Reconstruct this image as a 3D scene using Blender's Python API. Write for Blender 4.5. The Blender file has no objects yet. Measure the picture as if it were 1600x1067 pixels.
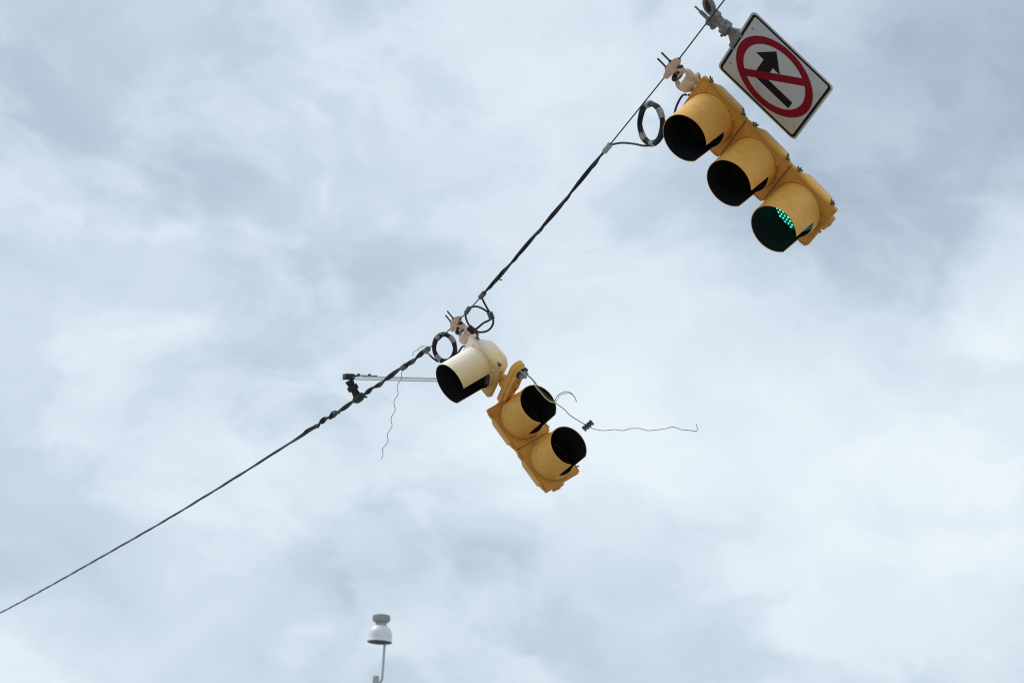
import bpy, bmesh, math, random
from mathutils import Vector, Matrix
random.seed(7)
R = math.radians
scene = bpy.context.scene
col = scene.collection
PI = math.pi

# ------------------------------------------------------------------ camera
PITCH, ROLL, EYE = R(19), R(3), Vector((0, 0, 1.6))
LENS = 70.0
_up0 = Vector((0, -math.sin(PITCH), math.cos(PITCH)))
_bk = Vector((0, -math.cos(PITCH), -math.sin(PITCH)))
_rt = Vector((1, 0, 0)) * math.cos(ROLL) + _up0 * math.sin(ROLL)
_up = _up0 * math.cos(ROLL) - Vector((1, 0, 0)) * math.sin(ROLL)
CAM = Matrix((_rt, _up, _bk)).transposed()          # camera axes -> world axes
cd = bpy.data.cameras.new('camera')
cam = bpy.data.objects.new('camera', cd)
col.objects.link(cam)
cam.matrix_world = Matrix.Translation(EYE) @ CAM.to_4x4()
cd.lens = LENS; cd.sensor_width = 36; cd.clip_start = .1; cd.clip_end = 6000
cd.dof.use_dof = True; cd.dof.focus_distance = 12.4; cd.dof.aperture_fstop = 5.0
scene.camera = cam
FPX = 1600 * LENS / 36


def ray(x, y):
    return CAM @ Vector(((x - 800) / FPX, -(y - 533.5) / FPX, -1.0))


def at(x, y, d):
    """world point seen at photo pixel x,y, d metres in front of the camera plane"""
    return EYE + ray(x, y) * d


# ------------------------------------------------------------------ world: overcast sky
SUN_EL, SUN_AZ = R(52), R(-62)                      # azimuth from +Y towards +X
world = bpy.data.worlds.new('World'); scene.world = world; world.use_nodes = True
wn = world.node_tree; wn.nodes.clear(); wl = wn.links.new


def N(t, tree=wn, **kw):
    n = tree.nodes.new(t)
    for k, v in kw.items():
        setattr(n, k, v)
    return n


def wmath(op, a, b=None, c=None, clamp=False):
    n = N('ShaderNodeMath', operation=op, use_clamp=clamp)
    for i, v in enumerate((a, b, c)):
        if v is None: continue
        if isinstance(v, (int, float)): n.inputs[i].default_value = v
        else: wl(v, n.inputs[i])
    return n.outputs[0]


wo = N('ShaderNodeOutputWorld'); bg = N('ShaderNodeBackground'); bg.inputs[1].default_value = .1
wl(bg.outputs[0], wo.inputs[0])
sky = N('ShaderNodeTexSky', sky_type='NISHITA', sun_disc=False, sun_elevation=SUN_EL, sun_rotation=SUN_AZ)
sky.air_density = 1.0; sky.dust_density = 2.0
tc = N('ShaderNodeTexCoord')


def wnoise(scale, detail, rough, vec, off=(0, 0, 0), stretch=(1, 1, 1), dist=0.0):
    mp = N('ShaderNodeMapping'); mp.inputs[1].default_value = off; mp.inputs[3].default_value = stretch
    wl(vec, mp.inputs[0])
    n = N('ShaderNodeTexNoise', noise_dimensions='3D'); n.inputs['Scale'].default_value = scale
    n.inputs['Detail'].default_value = detail; n.inputs['Roughness'].default_value = rough
    n.inputs['Distortion'].default_value = dist
    wl(mp.outputs[0], n.inputs['Vector'])
    return n


# ragged cloud edges: every cloud mass below is looked up along a warped direction
w1 = wnoise(5.5, 6.0, .56, tc.outputs['Generated'], (3.1, .4, 1.7), (1, 1, 1.5))
sub = N('ShaderNodeVectorMath', operation='SUBTRACT'); wl(w1.outputs['Color'], sub.inputs[0]); sub.inputs[1].default_value = (.5, .5, .5)
scl = N('ShaderNodeVectorMath', operation='MULTIPLY'); wl(sub.outputs[0], scl.inputs[0]); scl.inputs[1].default_value = (.12, .12, .09)
add = N('ShaderNodeVectorMath', operation='ADD'); wl(tc.outputs['Generated'], add.inputs[0]); wl(scl.outputs[0], add.inputs[1])
nrm = N('ShaderNodeVectorMath', operation='NORMALIZE'); wl(add.outputs[0], nrm.inputs[0])
WARP = nrm.outputs[0]


def sstep(v, lo, hi):
    mr_ = N('ShaderNodeMapRange', interpolation_type='SMOOTHSTEP'); wl(v, mr_.inputs['Value'])
    mr_.inputs['From Min'].default_value = lo; mr_.inputs['From Max'].default_value = hi
    return mr_.outputs['Result']


TILT = (1, 1, 1.5)                                     # flat cloud decks: wider than tall
big = wnoise(4.6, 5.0, .50, WARP, (7.3, 2.2, .3), TILT, .2).outputs['Fac']
puff = wnoise(9.0, 9.0, .55, WARP, (4.6, 8.1, 2.9), TILT, .25).outputs['Fac']
fine = wnoise(24.0, 8.0, .60, WARP, (1.3, 9.2, 4.3), TILT, .3).outputs['Fac']
deck = sstep(puff, .43, .58)                            # lower deck in front of a smoother one
dens = wmath('MULTIPLY_ADD', wmath('SUBTRACT', big, .5), .38, .430)
dens = wmath('MULTIPLY_ADD', wmath('SUBTRACT', deck, .5), .19, dens)
dens = wmath('MULTIPLY_ADD', wmath('SUBTRACT', fine, .5), wmath('MULTIPLY_ADD', deck, .22, .14), dens)
lump = wnoise(12.0, 3.0, .5, WARP, (5.7, 3.3, 8.8), TILT, 0).outputs['Fac']
lump = wmath('SUBTRACT', 1.0, wmath('ABSOLUTE', wmath('MULTIPLY_ADD', lump, 4.0, -2.0)))       # rounded heads with soft creases
dens = wmath('MULTIPLY_ADD', wmath('SUBTRACT', lump, .1), .11, dens)
# cloud banks: photo x, y of the direction, angular radius in photo pixels, brighter (+) or heavier grey (-)
BANKS = [
    (1440, 240, 380, -.22), (1590, 20, 240, -.24), (1300, 60, 200, -.05), (1060, 420, 150, -.08), (1340, 430, 230, -.17),
    (1480, 600, 280, .19), (1570, 430, 120, .25), (1350, 700, 420, .12), (1400, 880, 300, .08), (1590, 1050, 200, -.10),
    (100, 440, 190, .15), (300, 450, 130, .12), (20, 90, 200, -.10), (20, 240, 150, -.05), (200, 310, 200, -.05), (330, 350, 150, -.05),
    (330, 610, 150, -.05), (900, 740, 190, .17), (770, 845, 100, -.16), (560, 860, 110, -.13), (470, 890, 90, -.08),
    (360, 830, 180, .10), (480, 270, 180, .06), (700, 60, 300, .08), (420, 110, 240, -.03), (130, 1060, 150, .14),
    (330, 1030, 90, .08), (640, 440, 150, -.03), (720, 720, 150, .10), (1050, 600, 260, .06), (60, 740, 200, -.04),
    (1000, 950, 260, .05),
]
for (bx_, by_, br, amp) in BANKS:
    dv = ray(bx_, by_).normalized()
    dp = N('ShaderNodeVectorMath', operation='DOT_PRODUCT'); wl(WARP, dp.inputs[0]); dp.inputs[1].default_value = dv
    mr = N('ShaderNodeMapRange', interpolation_type='SMOOTHERSTEP')
    wl(dp.outputs['Value'], mr.inputs['Value'])
    mr.inputs['From Min'].default_value = math.cos(br / FPX * 1.25); mr.inputs['From Max'].default_value = 1.0
    dens = wmath('MULTIPLY_ADD', mr.outputs['Result'], amp * .92, dens)
ramp = N('ShaderNodeValToRGB'); wl(dens, ramp.inputs[0])
cr = ramp.color_ramp; cr.interpolation = 'B_SPLINE'
stops = [(.05, (.37, .46, .56)), (.30, (.47, .57, .67)), (.50, (.615, .713, .818)), (.66, (.70, .792, .884)), (.85, (.79, .875, .935)), (1.0, (.85, .915, .96))]
cr.elements[0].position = stops[0][0]; cr.elements[0].color = (*stops[0][1], 1)
cr.elements[1].position = stops[-1][0]; cr.elements[1].color = (*stops[-1][1], 1)
for p_, c_ in stops[1:-1]:
    e_ = cr.elements.new(p_); e_.color = (*c_, 1)
gain = N('ShaderNodeVectorMath', operation='SCALE'); wl(ramp.outputs[0], gain.inputs[0]); gain.inputs['Scale'].default_value = 7.5
mixw = N('ShaderNodeMix', data_type='RGBA'); mixw.inputs[0].default_value = .95
wl(sky.outputs[0], mixw.inputs[6]); wl(gain.outputs[0], mixw.inputs[7]); wl(mixw.outputs[2], bg.inputs[0])

sd = bpy.data.lights.new('sun', 'SUN'); sd.energy = 1.5; sd.angle = R(25); sd.color = (1, .96, .9)
sun = bpy.data.objects.new('sun', sd); col.objects.link(sun)
sdir = Vector((math.sin(SUN_AZ) * math.cos(SUN_EL), math.cos(SUN_AZ) * math.cos(SUN_EL), math.sin(SUN_EL)))
sun.rotation_euler = (-sdir).to_track_quat('-Z', 'Y').to_euler()
vs = scene.view_settings; vs.view_transform = 'Standard'; vs.look = 'None'; vs.exposure = 0.45; vs.gamma = 1.0
vs.use_curve_mapping = False
scene.cycles.filter_width = 1.15


# ------------------------------------------------------------------ materials
def mat(name, c1, c2=None, rough=.5, metal=0.0, scale=14.0, bump=0.0, spec=.5, dirt=None, speck=0.0, streak=0.0, coords='Object'):
    m = bpy.data.materials.new(name); m.use_nodes = True
    t = m.node_tree; b = t.nodes['Principled BSDF']; L = t.links.new
    tcn = t.nodes.new('ShaderNodeTexCoord')
    n = t.nodes.new('ShaderNodeTexNoise'); n.inputs['Scale'].default_value = scale; n.inputs['Detail'].default_value = 8
    n.inputs['Roughness'].default_value = .62
    L(tcn.outputs[coords], n.inputs['Vector'])
    mr = t.nodes.new('ShaderNodeMapRange'); mr.inputs[1].default_value = .32; mr.inputs[2].default_value = .68
    L(n.outputs['Fac'], mr.inputs[0])
    mx = t.nodes.new('ShaderNodeMix'); mx.data_type = 'RGBA'
    mx.inputs[6].default_value = (*c1, 1); mx.inputs[7].default_value = (*(c2 or c1), 1)
    L(mr.outputs[0], mx.inputs[0]); out = mx.outputs[2]
    if dirt:
        n2 = t.nodes.new('ShaderNodeTexNoise'); n2.inputs['Scale'].default_value = scale * .45; n2.inputs['Detail'].default_value = 10
        n2.inputs['Roughness'].default_value = .72; n2.inputs['Distortion'].default_value = 1.2
        L(tcn.outputs[coords], n2.inputs['Vector'])
        r2 = t.nodes.new('ShaderNodeMapRange'); r2.inputs[1].default_value = .52; r2.inputs[2].default_value = .78; r2.inputs[4].default_value = .55
        L(n2.outputs['Fac'], r2.inputs[0])
        m2 = t.nodes.new('ShaderNodeMix'); m2.data_type = 'RGBA'; m2.inputs[7].default_value = (*dirt, 1)
        L(r2.outputs[0], m2.inputs[0]); L(out, m2.inputs[6]); out = m2.outputs[2]
    if streak:
        mp = t.nodes.new('ShaderNodeMapping'); mp.inputs[3].default_value = (34, 3.0, 34); L(tcn.outputs[coords], mp.inputs[0])
        n5 = t.nodes.new('ShaderNodeTexNoise'); n5.inputs['Scale'].default_value = 1.0; n5.inputs['Detail'].default_value = 7; n5.inputs['Roughness'].default_value = .65
        L(mp.outputs[0], n5.inputs['Vector'])
        r5 = t.nodes.new('ShaderNodeMapRange'); r5.inputs[1].default_value = .50; r5.inputs[2].default_value = .74; r5.inputs[4].default_value = streak
        L(n5.outputs['Fac'], r5.inputs[0])
        m5 = t.nodes.new('ShaderNodeMix'); m5.data_type = 'RGBA'; m5.inputs[7].default_value = (.34, .18, .06, 1)
        L(r5.outputs[0], m5.inputs[0]); L(out, m5.inputs[6]); out = m5.outputs[2]
    if speck:
        n3 = t.nodes.new('ShaderNodeTexNoise'); n3.inputs['Scale'].default_value = 90; n3.inputs['Detail'].default_value = 3
        L(tcn.outputs[coords], n3.inputs['Vector'])
        r3 = t.nodes.new('ShaderNodeMapRange'); r3.inputs[1].default_value = .66; r3.inputs[2].default_value = .74; r3.inputs[4].default_value = speck
        L(n3.outputs['Fac'], r3.inputs[0])
        m3 = t.nodes.new('ShaderNodeMix'); m3.data_type = 'RGBA'; m3.inputs[7].default_value = (.12, .06, .02, 1)
        L(r3.outputs[0], m3.inputs[0]); L(out, m3.inputs[6]); out = m3.outputs[2]
    L(out, b.inputs['Base Color'])
    rr = t.nodes.new('ShaderNodeMapRange'); rr.inputs[3].default_value = max(.05, rough - .1); rr.inputs[4].default_value = min(1, rough + .12)
    L(n.outputs['Fac'], rr.inputs[0]); L(rr.outputs[0], b.inputs['Roughness'])
    b.inputs['Metallic'].default_value = metal; b.inputs['Specular IOR Level'].default_value = spec
    if bump:
        bp = t.nodes.new('ShaderNodeBump'); bp.inputs['Strength'].default_value = bump; bp.inputs['Distance'].default_value = .004
        n4 = t.nodes.new('ShaderNodeTexNoise'); n4.inputs['Scale'].default_value = scale * 3; n4.inputs['Detail'].default_value = 6
        L(tcn.outputs[coords], n4.inputs['Vector']); L(n4.outputs['Fac'], bp.inputs['Height']); L(bp.outputs[0], b.inputs['Normal'])
    return m


M = {}
M['yellow'] = mat('yellow_signal_paint', (.86, .46, .10), (.78, .395, .072), .50, dirt=(.58, .32, .09), streak=.36, speck=.35, bump=.06, spec=.35)
M['yellow_door'] = mat('yellow_door_paint', (.68, .33, .055), (.60, .28, .045), .55, dirt=(.36, .18, .05), streak=.45, speck=.35, bump=.06, spec=.3)
M['cream'] = mat('bleached_cream_paint', (.85, .74, .56), (.78, .67, .48), .6, dirt=(.60, .50, .32), speck=.4, bump=.06, spec=.3)
M['tan'] = mat('tan_cast_metal', (.66, .47, .34), (.58, .40, .28), .62, dirt=(.46, .32, .22), speck=.3, bump=.2, spec=.3)
M['inside'] = mat('black_paint_and_pipe_shade', (.008, .009, .012), (.013, .014, .018), .78, spec=.2)  # visor inside paint; also the painted darkness in the hanger's pipe
M['rust'] = mat('rusted_brass', (.26, .18, .11), (.13, .08, .055), .55, metal=.35, scale=60)
M['dark_iron_and_shade'] = mat('weathered_iron_and_shade', (.045, .045, .047), (.02, .02, .022), .6, metal=.5, scale=40)  # dark iron fittings; also the backlit shade painted into the level sign's bracket
M['galv'] = mat('galvanised_steel', (.42, .43, .44), (.30, .31, .32), .45, metal=.75, scale=30, bump=.1)
M['cast_grey'] = mat('cast_grey_aluminium', (.27, .265, .26), (.17, .165, .165), .6, metal=.4, scale=35, bump=.15, dirt=(.09, .085, .085))
M['cable'] = mat('black_cable_sheath', (.012, .013, .016), (.022, .023, .026), .5, scale=40, spec=.22)
M['strand'] = mat('dark_steel_strand', (.055, .058, .062), (.03, .032, .035), .5, metal=.6, scale=60)
M['tape'] = mat('grey_tie_wrap', (.46, .47, .48), (.32, .33, .34), .6, scale=60)
M['tape_dark'] = mat('dark_grey_tie_wrap', (.16, .165, .17), (.09, .09, .1), .6, scale=60)
M['white_sign'] = mat('white_sign_sheeting', (.54, .555, .57), (.50, .515, .525), .5, scale=7, dirt=(.31, .32, .31), spec=.25)
M['black_ink'] = mat('black_sign_ink', (.007, .0075, .009), (.011, .0115, .013), .6, scale=20, spec=.12)
M['red_ink'] = mat('red_sign_ink', (.25, .003, .020), (.21, .003, .016), .5, scale=12, spec=.12)
M['alu'] = mat('bare_aluminium', (.86, .86, .87), (.80, .80, .81), .2, metal=.85, scale=9)
M['lens'] = mat('dark_signal_lens', (.020, .010, .010), (.030, .014, .012), .25, scale=20)
M['green_lens'] = mat('green_signal_lens', (.010, .060, .045), (.014, .075, .055), .25, scale=20)
M['lamp_white'] = mat('weathered_white_enamel', (.80, .81, .83), (.72, .73, .76), .35, scale=6, dirt=(.5, .5, .5))
M['lamp_grey'] = mat('lamp_cap_grey', (.40, .41, .42), (.31, .32, .33), .5, metal=.3)
M['lamp_under'] = mat('lamp_underside', (.10, .11, .09), (.07, .08, .06), .6)
M['pole'] = mat('steel_pole', (.50, .51, .52), (.42, .43, .44), .5, metal=.3, scale=8)
M['wire_yellow'] = mat('yellow_wire_sheath', (.62, .55, .22), (.55, .48, .18), .45)
M['wire_green'] = mat('green_wire_sheath', (.05, .085, .06), (.04, .065, .045), .45)
M['wire_grey'] = mat('grey_bare_wire', (.13, .135, .14), (.08, .085, .09), .5)
M['block'] = mat('black_terminal_plastic', (.018, .019, .021), (.028, .029, .031), .4, scale=50)
M['gasket'] = mat('lens_ring_paint', (.20, .12, .035), (.15, .09, .03), .5)
M['ground'] = mat('pale_concrete_paving', (.30, .29, .27), (.24, .235, .22), .9, scale=.6, bump=.3)

_b = M['green_lens'].node_tree.nodes['Principled BSDF']          # diffusing lens of the lit lamp glows faintly
_b.inputs['Emission Color'].default_value = (.03, .8, .55, 1); _b.inputs['Emission Strength'].default_value = .06

# sun-bleached paint: chalk white along the crown of the visor, old yellow low on its flanks
m = bpy.data.materials.new('sun_bleached_visor'); m.use_nodes = True
t = m.node_tree; b = t.nodes['Principled BSDF']; L = t.links.new
tcn = t.nodes.new('ShaderNodeTexCoord'); sp = t.nodes.new('ShaderNodeSeparateXYZ'); L(tcn.outputs['Object'], sp.inputs[0])
nz = t.nodes.new('ShaderNodeTexNoise'); nz.inputs['Scale'].default_value = 16; nz.inputs['Detail'].default_value = 9; nz.inputs['Roughness'].default_value = .65
L(tcn.outputs['Object'], nz.inputs['Vector'])
ma = t.nodes.new('ShaderNodeMath'); ma.operation = 'MULTIPLY_ADD'; ma.inputs[1].default_value = .10; L(nz.outputs['Fac'], ma.inputs[0]); L(sp.outputs[1], ma.inputs[2])
rp = t.nodes.new('ShaderNodeValToRGB'); mr = t.nodes.new('ShaderNodeMapRange'); mr.inputs[1].default_value = -.13; mr.inputs[2].default_value = .17
L(ma.outputs[0], mr.inputs[0]); L(mr.outputs[0], rp.inputs[0])
rp.color_ramp.elements[0].position = .0; rp.color_ramp.elements[0].color = (.62, .42, .12, 1)
rp.color_ramp.elements[1].position = 1.; rp.color_ramp.elements[1].color = (.96, .89, .78, 1)
e_ = rp.color_ramp.elements.new(.50); e_.color = (.85, .67, .37, 1)
L(rp.outputs[0], b.inputs['Base Color']); b.inputs['Roughness'].default_value = .55; b.inputs['Specular IOR Level'].default_value = .3
M['bleached'] = m

m = bpy.data.materials.new('green_led'); m.use_nodes = True
b = m.node_tree.nodes['Principled BSDF']
b.inputs['Base Color'].default_value = (.02, .5, .35, 1); b.inputs['Emission Color'].default_value = (.06, 1, .60, 1)
b.inputs['Emission Strength'].default_value = 2.2
M['led'] = m


# ------------------------------------------------------------------ mesh helpers
class MB:
    """collects shapes for ONE mesh object"""

    def __init__(self):
        self.v, self.f, self.mi = [], [], []

    def add(self, vs, fs, mi=0):
        o = len(self.v)
        self.v += [tuple(p) for p in vs]
        self.f += [tuple(i + o for i in f) for f in fs]
        self.mi += [mi] * len(fs)
        return self

    def box(self, c, s, mx=None, bev=.0):
        bm = bmesh.new(); bmesh.ops.create_cube(bm, size=1)
        for v in bm.verts: v.co = Vector((v.co.x * s[0], v.co.y * s[1], v.co.z * s[2]))
        if bev: bmesh.ops.bevel(bm, geom=list(bm.edges), offset=bev, segments=2, profile=.6, affect='EDGES')
        return self.bm(bm, Matrix.Translation(Vector(c)) @ (mx.to_4x4() if mx else Matrix()))

    def bm(self, bm, mx=Matrix()):
        bm.verts.index_update()
        self.add([mx @ v.co for v in bm.verts], [[v.index for v in f.verts] for f in bm.faces]); bm.free()
        return self

    def lathe(self, prof, axis=(0, 0, 1), org=(0, 0, 0), n=32, mi=0, close=False):
        """prof: (radius, height) list along axis"""
        ax = Vector(axis).normalized(); q = ax.to_track_quat('Z', 'Y').to_matrix(); o = Vector(org)
        vs, fs = [], []
        for (r, h) in prof:
            for k in range(n):
                a = 2 * PI * k / n
                vs.append(o + q @ Vector((r * math.cos(a), r * math.sin(a), h)))
        m_ = len(prof)
        for i in range(m_ if close else m_ - 1):
            j = (i + 1) % m_
            for k in range(n):
                k2 = (k + 1) % n
                fs.append((i * n + k, i * n + k2, j * n + k2, j * n + k))
        if not close:
            if prof[0][0] > 1e-5: fs.append(tuple(reversed(range(n))))
            if prof[-1][0] > 1e-5: fs.append(tuple((m_ - 1) * n + k for k in range(n)))
        return self.add(vs, fs, mi)

    def cyl(self, p0, p1, r0, r1=None, n=12, mi=0):
        p0, p1 = Vector(p0), Vector(p1); d = (p1 - p0)
        return self.lathe([(r0, 0), (r1 if r1 is not None else r0, d.length)], d, p0, n, mi)

    def tube(self, pts, r, n=8, mi=0, closed=False):
        pts = [Vector(p) for p in pts]; m_ = len(pts); rs = r if isinstance(r, (list, tuple)) else [r] * m_
        vs, fs = [], []; ref = None
        for i, p in enumerate(pts):
            if closed: tdir = pts[(i + 1) % m_] - pts[i - 1]
            else: tdir = pts[min(i + 1, m_ - 1)] - pts[max(i - 1, 0)]
            tdir.normalize()
            if ref is None:
                ref = tdir.orthogonal().normalized()
            ref = (ref - tdir * ref.dot(tdir)).normalized(); bi = tdir.cross(ref)
            for k in range(n):
                a = 2 * PI * k / n
                vs.append(p + (ref * math.cos(a) + bi * math.sin(a)) * rs[i])
        for i in range(m_ if closed else m_ - 1):
            j = (i + 1) % m_
            for k in range(n):
                k2 = (k + 1) % n
                fs.append((i * n + k, i * n + k2, j * n + k2, j * n + k))
        if not closed:
            fs.append(tuple(reversed(range(n)))); fs.append(tuple((m_ - 1) * n + k for k in range(n)))
        return self.add(vs, fs, mi)

    def prism(self, poly, z0, z1, mx=Matrix(), mi=0):
        """poly in local XY, counter-clockwise"""
        n = len(poly)
        vs = [mx @ Vector((x, y, z0)) for x, y in poly] + [mx @ Vector((x, y, z1)) for x, y in poly]
        fs = [tuple(reversed(range(n))), tuple(range(n, 2 * n))] + [(i, (i + 1) % n, n + (i + 1) % n, n + i) for i in range(n)]
        return self.add(vs, fs, mi)

    def ring(self, outer, inner, z0, z1, mx=Matrix(), mi=0):
        """plate between two loops with the same number of points"""
        n = len(outer); vs = []
        for lp, z in ((outer, z1), (inner, z1), (outer, z0), (inner, z0)):
            vs += [mx @ Vector((x, y, z)) for x, y in lp]
        fs = []
        for i in range(n):
            j = (i + 1) % n
            fs += [(i, j, n + j, n + i), (2 * n + j, 2 * n + i, 3 * n + i, 3 * n + j), (2 * n + i, 2 * n + j, j, i), (n + i, n + j, 3 * n + j, 3 * n + i)]
        return self.add(vs, fs, mi)

    def loft(self, loops, mi=0):
        n = len(loops[0]); vs = [p for lp in loops for p in lp]; fs = []
        for i in range(len(loops) - 1):
            for k in range(n):
                k2 = (k + 1) % n
                fs.append((i * n + k, i * n + k2, (i + 1) * n + k2, (i + 1) * n + k))
        fs.append(tuple(reversed(range(n)))); fs.append(tuple((len(loops) - 1) * n + k for k in range(n)))
        return self.add(vs, fs, mi)

    def mesh(self, name, mats, sharp=32, fix=True):
        me = bpy.data.meshes.new(name)
        me.from_pydata(self.v, [], self.f); me.update()
        for m_ in (mats if isinstance(mats, (list, tuple)) else [mats]): me.materials.append(M[m_])
        me.polygons.foreach_set('material_index', self.mi)
        if fix:
            bm = bmesh.new(); bm.from_mesh(me); bmesh.ops.recalc_face_normals(bm, faces=bm.faces); bm.to_mesh(me); bm.free()
        me.polygons.foreach_set('use_smooth', [True] * len(me.polygons))
        me.set_sharp_from_angle(angle=R(sharp)); me.update()
        return me

    def build(self, name, mats, parent=None, mx=None, sharp=32, fix=True):
        return link(name, self.mesh(name, mats, sharp, fix), parent, mx)


def link(name, data, parent=None, mx=None):
    o = bpy.data.objects.new(name, data); col.objects.link(o)
    if parent: o.parent = parent
    if mx is not None: o.matrix_basis = mx
    return o


def tag(o, label, cat, group=None):
    o['label'] = label; o['category'] = cat
    if group: o['group'] = group
    return o


def thing(name, label, cat, mx, group=None):
    o = link(name, None, None, mx); o.empty_display_size = .1
    return tag(o, label, cat, group)


def smooth(pts, per=6, closed=False):
    """Catmull-Rom through the points"""
    P = [Vector(p) for p in pts]; n = len(P); out = []
    for i in range(n if closed else n - 1):
        if closed: a, b_, c, d = P[i - 1], P[i], P[(i + 1) % n], P[(i + 2) % n]
        else: a, b_, c, d = P[max(i - 1, 0)], P[i], P[i + 1], P[min(i + 2, n - 1)]
        for k in range(per):
            u = k / per
            out.append(.5 * ((2 * b_) + (c - a) * u + (2 * a - 5 * b_ + 4 * c - d) * u * u + (3 * b_ - a - 3 * c + d) * u ** 3))
    if not closed: out.append(P[-1])
    return out


def rrect(w, h, r, seg=5, cx=0, cy=0):
    out = []
    for (sx, sy, a0) in ((1, 1, 0), (-1, 1, 90), (-1, -1, 180), (1, -1, 270)):
        for k in range(seg + 1):
            a = R(a0 + 90 * k / seg)
            out.append((cx + sx * (w / 2 - r) + r * math.cos(a), cy + sy * (h / 2 - r) + r * math.sin(a)))
    return out


def chamfer(hw, hh, c, z):
    return [Vector(p) for p in ((hw, -hh + c, z), (hw, hh - c, z), (hw - c, hh, z), (-hw + c, hh, z), (-hw, hh - c, z), (-hw, -hh + c, z), (-hw + c, -hh, z), (hw - c, -hh, z))]


def frame(cols, loc):
    """matrix from axes and position given in camera coordinates"""
    c = CAM @ Matrix(cols)
    return Matrix.Translation(EYE + CAM @ Vector(loc)) @ c.to_4x4()


# ------------------------------------------------------------------ ground
g = MB(); g.add([(-3000, -3000, 0), (3000, -3000, 0), (3000, 3000, 0), (-3000, 3000, 0)], [(0, 1, 2, 3)])
go = g.build('ground', 'ground'); go['kind'] = 'structure'

# ------------------------------------------------------------------ signal sections
HW, HH, SP = .1715, .1730, .352
CIR = 64


def door_mesh(matname):
    b_ = MB(); outer = []
    rr_ = rrect(2 * HW, 2 * HH, .012, 3)
    for k in range(CIR):                                # points on the rounded square, one for each point of the hole
        a = 2 * PI * k / CIR; dx, dy = math.cos(a), math.sin(a)
        s = min(HW / abs(dx) if abs(dx) > 1e-6 else 9, HH / abs(dy) if abs(dy) > 1e-6 else 9)
        x, y = dx * s, dy * s
        ex, ey = abs(x) - (HW - .012), abs(y) - (HH - .012)
        if ex > 0 and ey > 0:
            l_ = math.hypot(ex, ey); x = math.copysign(HW - .012 + ex / l_ * .012, x); y = math.copysign(HH - .012 + ey / l_ * .012, y)
        outer.append((x, y))
    inner = [(.147 * math.cos(2 * PI * k / CIR), .147 * math.sin(2 * PI * k / CIR)) for k in range(CIR)]
    sc = lambda lp, s: [(x * s, y * s) for x, y in lp]
    b_.ring(sc(outer, .985), inner, -.003, 0)
    b_.ring(outer, inner, -.013, -.002)
    # raised bead round the visor, outer lip
    b_.lathe([(.152, -.002), (.1535, .0045), (.157, .006), (.1605, .0045), (.162, -.002)], n=CIR)
    b_.ring(sc(outer, .985), sc(outer, .955), -.002, .0035)
    return b_.mesh('door', matname)


def housing_mesh(matname):
    b_ = MB()
    b_.loft([chamfer(HW - .003, .1757, .006, -.016), chamfer(HW - .003, .1757, .006, -.032)])
    b_.loft([chamfer(.152, .150, .020, -.028), chamfer(.148, .147, .034, -.060), chamfer(.108, .122, .036, -.136), chamfer(.062, .078, .026, -.180)])
    for y in (.128, -.128): b_.box((HW - .008, y, -.026), (.018, .034, .016), bev=.003)
    return b_.mesh('housing', matname, 12)



def visor_mesh(outmat, cut=.55, notch=.085, tilt=.068, length=.262, r0=.150, r1=.1435):
    """round tunnel visor, its underside cut away from the rim back towards the door"""
    b_ = MB(); th = .0035; NA, NZ = 96, 14
    ct, st = math.cos(tilt), math.sin(tilt)

    def P(a, s, r):                                       # a = 0 at the bottom
        x, y, z = r * math.sin(a), -r * math.cos(a), s
        return Vector((x, y * ct - z * st, z * ct + y * st * min(1, max(0, s / .06))))
    zs = [.002 + (length - .002) * (k / NZ) for k in range(NZ + 1)]
    zs = sorted(set([z for z in zs if abs(z - notch) > .008] + [notch]))
    angs = [-PI + 2 * PI * k / NA for k in range(NA)]
    angs = sorted([a for a in angs if abs(abs(a) - cut) > .03] + [cut, -cut])
    na, nz_ = len(angs), len(zs)
    vs = []
    for s in zs:
        r = r0 + (r1 - r0) * s / length
        for a in angs: vs.append(P(a, s, r))
    for s in zs:
        r = r0 + (r1 - r0) * s / length - th
        for a in angs: vs.append(P(a, s, r))
    O = lambda i, k: i * na + k % na
    I = lambda i, k: (nz_ + i) * na + k % na

    def keep(i, k):
        if i < 0 or i >= nz_ - 1: return False
        a0 = angs[k % na]; a1 = angs[(k + 1) % na]
        mid = (a0 + a1) / 2 if a1 > a0 else PI
        return not (zs[i] >= notch - 1e-6 and abs(mid) < cut)
    fo, fi, fe = [], [], []
    for i in range(nz_ - 1):
        for k in range(na):
            if not keep(i, k): continue
            fo.append((O(i, k), O(i, k + 1), O(i + 1, k + 1), O(i + 1, k)))
            fi.append((I(i, k + 1), I(i, k), I(i + 1, k), I(i + 1, k + 1)))
            if not keep(i + 1, k): fe.append((O(i + 1, k), O(i + 1, k + 1), I(i + 1, k + 1), I(i + 1, k)))
            if not keep(i - 1, k): fe.append((O(i, k + 1), O(i, k), I(i, k), I(i, k + 1)))
            if not keep(i, k - 1): fe.append((O(i, k), O(i + 1, k), I(i + 1, k), I(i, k)))
            if not keep(i, k + 1): fe.append((O(i + 1, k + 1), O(i, k + 1), I(i, k + 1), I(i + 1, k + 1)))
    b_.add(vs, fo + fi + fe); b_.mi = [0] * len(fo) + [1] * len(fi) + [0] * len(fe)
    return b_.mesh('visor', [outmat, 'inside'], 30)


def lens_mesh(matname):
    b_ = MB(); b_.lathe([(.1465, -.020), (.1440, .010), (.12, .024), (.08, .034), (.04, .040), (.001, .042)], n=48)
    return b_.mesh('lens', matname, 40)


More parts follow.
